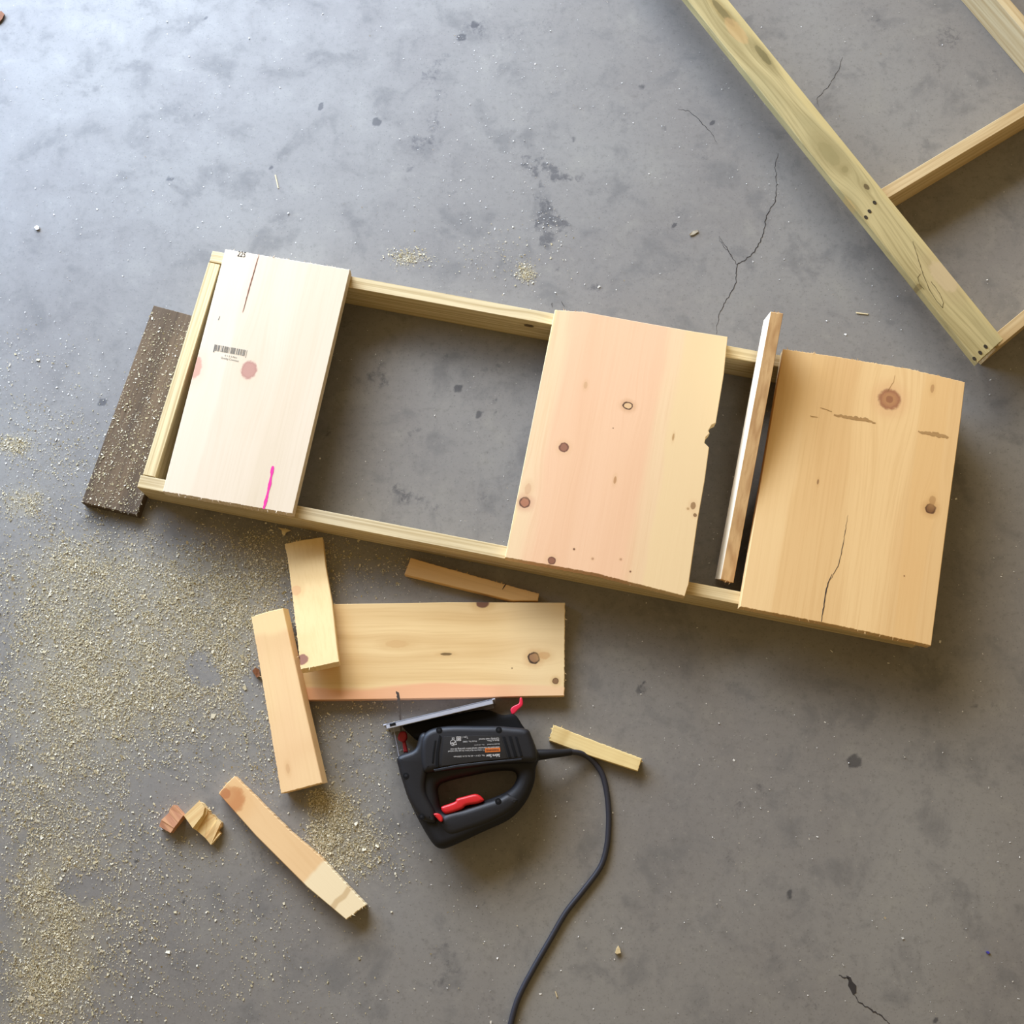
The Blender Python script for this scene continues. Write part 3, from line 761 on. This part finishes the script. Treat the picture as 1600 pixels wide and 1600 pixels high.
# ------------------------------------------------------------------ sawdust
M_dust = None
def dust_mesh(name, px, py, zbase, size, label, mat, zj=.0012, cream=None):
    n = len(px)
    X, Y = at_np(px, py, zbase)
    L = size * rng.lognormal(0, .45, n); Wd = L * rng.uniform(.3, .85, n)
    a = rng.uniform(0, 2 * np.pi, n)
    z0 = zbase + .0004 + rng.random(n) * zj
    t1, t2 = rng.normal(0, .28, n), rng.normal(0, .28, n)
    dx, dy = np.cos(a), np.sin(a)
    V = np.empty((n, 4, 3))
    for k, (s1, s2) in enumerate(((-1, -.7), (1, -1), (.8, 1), (-.9, .8))):
        l, w = s1 * L * .5 * rng.uniform(.7, 1.2, n), s2 * Wd * .5 * rng.uniform(.7, 1.2, n)
        V[:, k, 0] = X + dx * l - dy * w
        V[:, k, 1] = Y + dy * l + dx * w
        V[:, k, 2] = np.maximum(zbase + .0002, z0 + l * t1 + w * t2)
    me = bpy.data.meshes.new(name)
    me.vertices.add(4 * n); me.vertices.foreach_set('co', V.ravel())
    me.loops.add(4 * n); me.loops.foreach_set('vertex_index', np.arange(4 * n))
    me.polygons.add(n); me.polygons.foreach_set('loop_start', np.arange(0, 4 * n, 4)); me.polygons.foreach_set('loop_total', np.full(n, 4))
    me.update(); me.validate()
    tone = np.repeat(rng.random(n), 4)
    at_ = me.attributes.new('tone', 'FLOAT', 'POINT'); at_.data.foreach_set('value', tone.astype(np.float32))
    me.materials.append(mat)
    o = bpy.data.objects.new(name, me); COL.objects.link(o)
    tag(o, label, 'sawdust', None, 'stuff')
    return o
t = NT('sawdust_flakes')
tone = t.attr('tone')
c = t.mix(t.ramp(tone, .0, .6, smooth=False), lin(158, 145, 108), lin(204, 190, 152))
c = t.mix(t.ramp(tone, .55, 1.0, smooth=False), c, lin(232, 224, 200))
M_dust = t.out(c, .8, .15)
t = NT('grit_flakes')
tone = t.attr('tone')
c = t.mix(tone, lin(190, 184, 170), lin(250, 246, 234))
M_grit = t.out(c, .7, .2)

wts = np.array([d[4] for d in DUST]); wts = wts / wts.sum()
N = 140000
pick = rng.choice(len(DUST), N, p=wts)
D = np.array(DUST)[pick]
px = D[:, 0] + rng.normal(0, 1, N) * D[:, 2]; py = D[:, 1] + rng.normal(0, 1, N) * D[:, 3]
clump = vnoise(px + 4000, py + 4000, 1 / 26.0, 5, 4)
keep = rng.random(N) < np.clip((clump - .2) * 2.3, .2, 1)
for (vx, vy, sx, sy) in VOID:
    q = ((px - vx) / sx) ** 2 + ((py - vy) / sy) ** 2
    keep &= rng.random(N) > .93 * np.exp(-.5 * q ** 2)
# none inside the frame or on top of things that were put down later
def inside(px, py, poly):
    r = np.zeros(len(px), bool); n = len(poly); j = n - 1
    for i in range(n):
        xi, yi = poly[i]; xj, yj = poly[j]
        c_ = ((yi > py) != (yj > py)) & (px < (xj - xi) * (py - yi) / (yj - yi + 1e-9) + xi)
        r ^= c_; j = i
    return r
for poly in ([(230, 780), (345, 400), (1500, 600), (1450, 1010)], [(127, 787), (240, 477), (330, 500), (222, 812)], [(476, 1094), (458, 945), (883, 941), (883, 1087)], [(392, 964), (448, 951), (513, 1227), (440, 1243)],
             [(341, 1240), (367, 1212), (575, 1416), (545, 1446)], [(264, 1300), (248, 1290), (271, 1257), (310, 1252), (346, 1288), (330, 1320)]):
    keep &= ~inside(px, py, poly)
keep &= (px > -60) & (py < 1660)
px, py = px[keep], py[keep]
dust_mesh('sawdust', px, py, 0.0, .00135, 'loose pale sawdust strewn across the concrete floor, thickest at left', M_dust)
# grit and stray flakes over the whole floor
n2 = 5200
gx, gy = rng.uniform(-40, 1640, n2), rng.uniform(-40, 1640, n2)
gd = vnoise(gx + 900, gy + 900, 1 / 90.0, 9, 3)
kk = rng.random(n2) < np.clip((gd - .3) * 2.2, .1, 1)
gx, gy = gx[kk], gy[kk]
extra = [(770, 95, 20, 12, 30), (840, 110, 40, 30, 40), (690, 240, 60, 90, 90), (720, 60, 8, 8, 14), (855, 345, 16, 16, 60), (845, 280, 20, 30, 50), (800, 250, 30, 30, 30), (780, 420, 50, 25, 60), (1030, 200, 60, 60, 40), (1210, 300, 16, 30, 26), (540, 330, 120, 40, 60), (100, 340, 60, 30, 30), (310, 130, 30, 50, 40), (250, 330, 90, 40, 60), (60, 580, 50, 60, 260), (150, 680, 60, 60, 300), (60, 700, 50, 60, 220), (1220, 1220, 60, 60, 40)]
for (a, b, sx, sy, k) in extra:
    gx = np.append(gx, rng.normal(a, sx, k)); gy = np.append(gy, rng.normal(b, sy, k))
kk = ~inside(gx, gy, [(127, 787), (240, 477), (330, 500), (222, 812)])
dust_mesh('grit', gx[kk], gy[kk], 0.0, .00112, 'white grit and stray wood flakes sprinkled over the bare concrete', M_grit)
# flakes lying on the weathered board
n3 = 2300
s_, t_ = rng.random(n3), rng.random(n3) ** .8
bx = 127 + (240 - 127) * (1 - t_) + s_ * 88; by = 785 + (477 - 785) * (1 - t_) + s_ * 22
dust_mesh('sawdust', bx, by, T19, .0014, 'sawdust flakes lying on the dark weathered board', M_dust, .0008)

# ------------------------------------------------------------------ jigsaw lying on its side
JZ = .034
saw = empty('jigsaw', at(735, 1200, 0))
tag(saw, 'black corded jigsaw with red trigger lying on its side by the short board', 'jigsaw')
def jp(cx, cy):      # point in the 330 x 290 pixel window round the saw
    return (570 + cx / 4.848, 1060 + cy / 4.848)
def crom(pts, k=5):
    out = []; n = len(pts)
    for i in range(n):
        p0, p1, p2, p3 = [np.array(pts[(i + d) % n], float) for d in (-1, 0, 1, 2)]
        for j in range(k):
            t = j / k
            out.append(tuple(0.5 * ((2 * p1) + (-p0 + p2) * t + (2 * p0 - 5 * p1 + 4 * p2 - p3) * t * t + (-p0 + 3 * p1 - 3 * p2 + p3) * t ** 3)))
    return out
def solid(name, loops, zmid, half, bev, mat, parent=saw, smooth=5, zmap=None, ang=35, res=4):
    """Rounded slab from outlines (crop coordinates): a filled 2D curve, extruded and bevelled, turned into a mesh."""
    cu = bpy.data.curves.new(name, 'CURVE')
    cu.dimensions = '2D'; cu.fill_mode = 'BOTH'
    cu.extrude = max(half - bev, 1e-5); cu.bevel_depth = bev; cu.bevel_resolution = res; cu.offset = -bev
    org = parent_world(parent).translation
    for lp in loops:
        pts = [jp(*q) for q in (crom(lp, smooth) if smooth else lp)]
        sp = cu.splines.new('POLY'); sp.points.add(len(pts) - 1); sp.use_cyclic_u = True
        for q, p in zip(sp.points, pts):
            w = at(p[0], p[1], zmap if zmap is not None else zmid)
            q.co = (w.x - org.x, w.y - org.y, 0, 1)
    tmp = bpy.data.objects.new(name + '_tmp', cu); COL.objects.link(tmp)
    dg = bpy.context.evaluated_depsgraph_get()
    me = bpy.data.meshes.new_from_object(tmp.evaluated_get(dg))
    bpy.data.objects.remove(tmp)
    me.transform(Matrix.Translation((0, 0, zmid - org.z)))
    bm = bmesh.new(); bm.from_mesh(me); bmesh.ops.remove_doubles(bm, verts=bm.verts, dist=1e-6); bmesh.ops.recalc_face_normals(bm, faces=bm.faces); bm.to_mesh(me); bm.free()
    me.polygons.foreach_set('use_smooth', [True] * len(me.polygons)); me.set_sharp_from_angle(angle=math.radians(ang))
    me.materials.clear(); me.materials.append(mat)
    o = bpy.data.objects.new(name, me); COL.objects.link(o); o.parent = parent
    return o
def tube(name, pts, radii, mat, parent=saw, seg=12, smooth=40):
    V, Fc = [], []
    n = len(pts)
    up = Vector((0, 0, 1))
    for i, p in enumerate(pts):
        d = (pts[min(i + 1, n - 1)] - pts[max(i - 1, 0)]).normalized()
        s = d.cross(up); s = s.normalized() if s.length > 1e-4 else Vector((1, 0, 0))
        q = s.cross(d)
        r = radii[i] if isinstance(radii, (list, tuple)) else radii
        for k in range(seg):
            a = 2 * math.pi * k / seg
            V.append(p + s * (math.cos(a) * r) + q * (math.sin(a) * r))
    for i in range(n - 1):
        for k in range(seg):
            k2 = (k + 1) % seg
            Fc.append([i * seg + k, i * seg + k2, (i + 1) * seg + k2, (i + 1) * seg + k])
    Fc.append(list(range(seg))); Fc.append([(n - 1) * seg + k for k in reversed(range(seg))])
    return link_mesh(name, V, Fc, mat, parent, None, 0, smooth)

M_blk = plain('black_plastic', (25, 25, 28), 0.5, 0.4, 0, .2, 400)
M_blk2 = plain('black_rubber', (22, 22, 25), 0.58, 0.35, 0, .2, 500)
M_dark = plain('dark_recess', (14, 13, 13), 0.8, 0.2)
M_red = plain('red_plastic', (206, 34, 38), 0.4, 0.5)
M_redd = plain('dull_red', (150, 30, 38), 0.5, 0.4)
M_pinkred = plain('bright_red_key', (226, 40, 70), 0.35, 0.5)
M_steel = plain('grey_steel', (176, 178, 186), 0.45, 0.5, 0.0)
M_blade = plain('blade_steel', (92, 84, 78), 0.4, 0.5, 0.6)
M_lab = plain('label_black', (30, 28, 27), 0.5, 0.4)
M_white = plain('label_white', (190, 186, 180), 0.6, 0.3)
M_orange = plain('label_orange', (214, 112, 40), 0.6, 0.3)

outer = [(262, 600), (320, 570), (430, 560), (640, 520), (900, 500), (1100, 480), (1230, 480), (1300, 540), (1322, 600), (1295, 680), (1285, 780), (1240, 900), (1170, 1000), (1075, 1080), (900, 1160), (740, 1235), (640, 1278), (585, 1290), (535, 1268), (480, 1195), (405, 1062), (345, 935), (300, 800), (270, 700)]
hole = [(560, 815), (650, 772), (800, 738), (960, 706), (1085, 698), (1138, 712), (1150, 755), (1125, 812), (1075, 858), (1000, 893), (900, 930), (760, 972), (630, 1005), (582, 995), (562, 920)]
solid('handle_frame', [outer, hole], JZ, .0215, .0125, M_blk2)
motor = [(440, 470), (500, 400), (640, 372), (870, 372), (1000, 372), (1110, 380), (1225, 395), (1262, 450), (1300, 560), (1290, 640), (1180, 650), (980, 662), (760, 690), (560, 712), (455, 720), (430, 600)]
solid('motor_housing', [motor], JZ, .0325, .009, M_blk)
nose = [(262, 600), (385, 545), (425, 440), (470, 420), (520, 470), (520, 620), (480, 720), (470, 860), (540, 1010), (540, 1100), (430, 1060), (350, 940), (300, 800), (268, 690)]
solid('gear_case', [nose], JZ, .029, .008, M_blk)
solid('shoe_bracket', [[(300, 345), (600, 300), (900, 245), (1040, 285), (1130, 280), (1185, 350), (1205, 420), (1000, 450), (600, 450), (420, 470), (350, 430)]], .028, .022, .006, M_dark)
grip = [(600, 1030), (760, 985), (900, 940), (1010, 905), (1090, 870), (1180, 920), (1120, 1010), (980, 1090), (800, 1160), (650, 1200), (570, 1130)]
solid('rubber_grip', [grip], JZ, .0235, .010, M_blk)
zt = JZ + .0325
# ridge line under the label and cover rim
solid('trim_ridge', [[(520, 690), (700, 655), (900, 632), (1190, 606), (1190, 622), (900, 652), (700, 676), (530, 708)]], zt, .0012, .0008, M_blk, smooth=0)
solid('rating_label', [[(600, 440), (900, 432), (1028, 436), (1062, 540), (1078, 606), (900, 622), (700, 648), (582, 664), (588, 560)]], zt + .0002, .0005, .0002, M_lab, smooth=0)
for pts in ([(565, 425), (580, 440), (562, 560), (560, 670), (535, 675), (538, 560)], [(528, 470), (540, 470), (528, 560), (520, 640), (508, 640), (514, 560)],
            [(1042, 440), (1062, 440), (1110, 598), (1090, 600)], [(1088, 438), (1110, 438), (1156, 592), (1132, 596)], [(1136, 440), (1154, 440), (1196, 586), (1178, 590)]):
    solid('vent_slot', [pts], zt + .0001, .0006, .0002, M_dark, smooth=0)
for cx, cy, z, r in [(563, 392, zt, .0046), (1015, 390, zt, .0046), (312, 738, JZ + .029, .0044), (430, 1048, JZ + .029, .0046), (1010, 930, JZ + .0235, .0046)]:
    circ = [(cx + 24 * math.cos(k * math.pi / 8), cy + 24 * math.sin(k * math.pi / 8)) for k in range(16)]
    so = solid('screw', [circ], z, .0003, .0001, M_dark, smooth=0)
    inn = [(cx + 11 * math.cos(k * math.pi / 3), cy + 11 * math.sin(k * math.pi / 3)) for k in range(6)]
    solid('screw_socket', [inn], z + .0003, .0002, .0001, M_blk2, so, 0)
solid('trigger', [[(584, 978), (640, 955), (690, 935), (702, 914), (770, 895), (832, 880), (872, 888), (906, 926), (860, 950), (772, 966), (740, 992), (640, 1026), (602, 1018)]], JZ, .0235, .004, M_red, smooth=3)
solid('lock_button', [[(524, 1030), (548, 1022), (572, 1030), (592, 1056), (590, 1082), (574, 1086), (550, 1062)]], JZ + .020, .0115, .002, M_red, smooth=3)
# shoe: plate standing on edge with two folded flanges
sa, sb = at(*jp(138, 350), .062), at(*jp(987, 150), .062)
sd = (sb - sa).normalized(); sn = Vector((sd.y, -sd.x, 0))
if sn.y > 0: sn = -sn
def box(p, q, dvec, z0, z1):
    V = []
    for z in (z0, z1):
        for w in (p, q, q + dvec, p + dvec):
            V.append(Vector((w.x, w.y, z)))
    return V, [[0, 1, 2, 3], [4, 5, 6, 7], [0, 1, 5, 4], [1, 2, 6, 5], [2, 3, 7, 6], [3, 0, 4, 7]]
V, Fc = [], []
for (dv, z0, z1, ins) in ((sn * .0022, .001, .063, .0), (sn * .0074, .0605, .063, .004), (sn * .0074, .001, .0035, .004)):
    v, f = box(sa + sd * ins, sb - sd * ins, dv, z0, z1)
    Fc += [[i + len(V) for i in q] for q in f]; V += v
shoe = link_mesh('shoe', V, Fc, M_steel, saw)
bv = shoe.modifiers.new('soft', 'BEVEL'); bv.width = .0008; bv.segments = 2
v, f = box(sa + sd * .009 + sn * .0015, sa + sd * .0175 + sn * .0015, sn * .0034, .0625, .0634)
link_mesh('shoe_slot', v, f, M_dark, shoe)
# blade with teeth
bl = [(236, 95), (259, 108), (268, 160), (273, 230), (276, 300), (288, 470), (272, 470), (262, 300)]
teeth = [(258, 285), (262, 270), (255, 255), (259, 240), (251, 225), (256, 210), (248, 195), (252, 182), (244, 168), (248, 154), (240, 140), (244, 126), (236, 112)]
solid('blade', [bl + teeth], JZ, .0006, .0001, M_blade, smooth=0)
solid('blade_clamp', [[(250, 452), (268, 408), (312, 405), (322, 450), (308, 478), (298, 484), (284, 484), (262, 474)]], JZ + .004, .007, .003, M_redd, smooth=2)
solid('plunger', [[(284, 470), (308, 470), (328, 560), (296, 562)]], JZ + .002, .005, .002, M_redd, smooth=0)
tube('guide_wire', [at(*jp(218, 355), .03), at(*jp(228, 420), .03), at(*jp(244, 500), .03), at(*jp(258, 575), .03), at(*jp(268, 640), .03)], .0009, M_steel, seg=8)
tube('guide_wire', [at(*jp(296, 345), .034), at(*jp(312, 372), .034), at(*jp(318, 410), .034)], .0009, M_steel, seg=8)
solid('bevel_key', [[(1103, 238), (1122, 214), (1152, 200), (1170, 186), (1174, 150), (1190, 148), (1198, 180), (1194, 208), (1160, 240), (1134, 268), (1114, 274)]], .030, .004, .0015, M_pinkred, smooth=2)
# cord
sr = [jp(1290, 585), jp(1325, 578), jp(1400, 572), jp(1480, 566), jp(1562, 557)]
tube('strain_relief', [at(a, b, z) for (a, b), z in zip(sr, (.034, .034, .032, .028, .0225))], [.0082, .0076, .0066, .0056, .0048], M_blk2)
ctrl = [(886, 1175, .024), (903, 1176, .017), (918, 1182, .010), (931, 1194, .0055), (941, 1210, .0045), (947, 1232, .0043), (950.5, 1260, .0043), (951, 1290, .0043), (948, 1323, .0043), (938, 1355, .0043), (910, 1393, .0043), (884, 1426, .0043), (859, 1469, .0043), (832, 1516, .0043), (810, 1559, .0043), (798, 1600, .0043), (790, 1650, .0043), (786, 1720, .0043)]
W3 = [at(a, b, z) for a, b, z in ctrl]
fine_pts = []
for i in range(len(W3) - 1):
    p0, p1, p2, p3 = W3[max(i - 1, 0)], W3[i], W3[i + 1], W3[min(i + 2, len(W3) - 1)]
    for j in range(5):
        tt = j / 5
        fine_pts.append(0.5 * ((2 * p1) + (p2 - p0) * tt + (2 * p0 - 5 * p1 + 4 * p2 - p3) * tt * tt + (3 * p1 - p0 - 3 * p2 + p3) * tt ** 3))
fine_pts.append(W3[-1])
M_cord = plain('cord_rubber', (46, 46, 54), 0.5, 0.45, 0, .15, 300)
tube('power_cord', fine_pts, .0040, M_cord, seg=14)
# label print, upside down as the saw lies
zl = zt + .0010
def zp(cx, cy):      # point in the 140 x 100 pixel window round the label
    return (680 + cx / 11.43, 1120 + cy / 11.43)
lab = [('Sabre Saw', (1155, 662), (910, 674), 1.25, .03), ('No. 120 V ~ 60 Hz 3.2 A 3200/min', (885, 676), (330, 700), 1.0, .005),
       ('To reduce the risk of injury, the user must read and', (880, 580), (230, 606), 1.25, .01), ('understand the instruction manual before operating this tool', (1148, 528), (275, 566), 1.3, .01),
       ('Double Insulated', (1148, 474), (930, 486), 1.0, .005), ('Use only parts', (880, 488), (700, 500), .9, .0), ('Made in China', (1140, 404), (930, 414), 1.2, .015), ('Carefully read manual', (1140, 372), (780, 388), 1.1, .01),
       ('Model No. 10885', (742, 422), (495, 434), 1.1, .0), ('Type 1', (588, 352), (480, 350), 1.2, .0), ('UL', (370, 440), (280, 470), 1.1, .04), ('US', (345, 370), (295, 372), 1.0, .02)]
for body, a, b, hs, bo in lab:
    text_mesh('label_text', body, zp(*a), zp(*b), zl, M_white, saw, hs, bo)
wp = [zp(890, 560), zp(1158, 548), zp(1162, 622), zp(892, 636)]
link_mesh('warning_panel', [at(a, b, zl - .0001) for a, b in wp], [[0, 1, 2, 3]], M_orange, saw)
text_mesh('label_text', 'WARNING', zp(1145, 570), zp(905, 580), zl + .0001, M_lab, saw, 1.1, .02)
# round approval mark and double-insulation square
def ring_px(cx, cy, r0, r1, z, n=20):
    V, Fc = [], []
    for i in range(n):
        a = 2 * math.pi * i / n
        V += [at(*zp(cx + r0 * math.cos(a), cy + r0 * math.sin(a)), z), at(*zp(cx + r1 * math.cos(a), cy + r1 * math.sin(a)), z)]
    for i in range(n):
        j = (i + 1) % n
        Fc.append([2 * i, 2 * i + 1, 2 * j + 1, 2 * j])
    return V, Fc
v, f = ring_px(322, 462, 46, 56, zl); link_mesh('approval_mark', v, f, M_white, saw)
def sq(cx, cy, r0, r1):
    V = [at(*zp(cx + sx * r, cy + sy * r), zl) for r in (r0, r1) for sx, sy in ((-1, -1), (1, -1), (1, 1), (-1, 1))]
    return V, [[i, (i + 1) % 4, 4 + (i + 1) % 4, 4 + i] for i in range(4)]
v, f = sq(420, 392, 28, 40); v2, f2 = sq(420, 392, 8, 20)
link_mesh('insulation_mark', v + v2, f + [[i + 8 for i in q] for q in f2], M_white, saw)
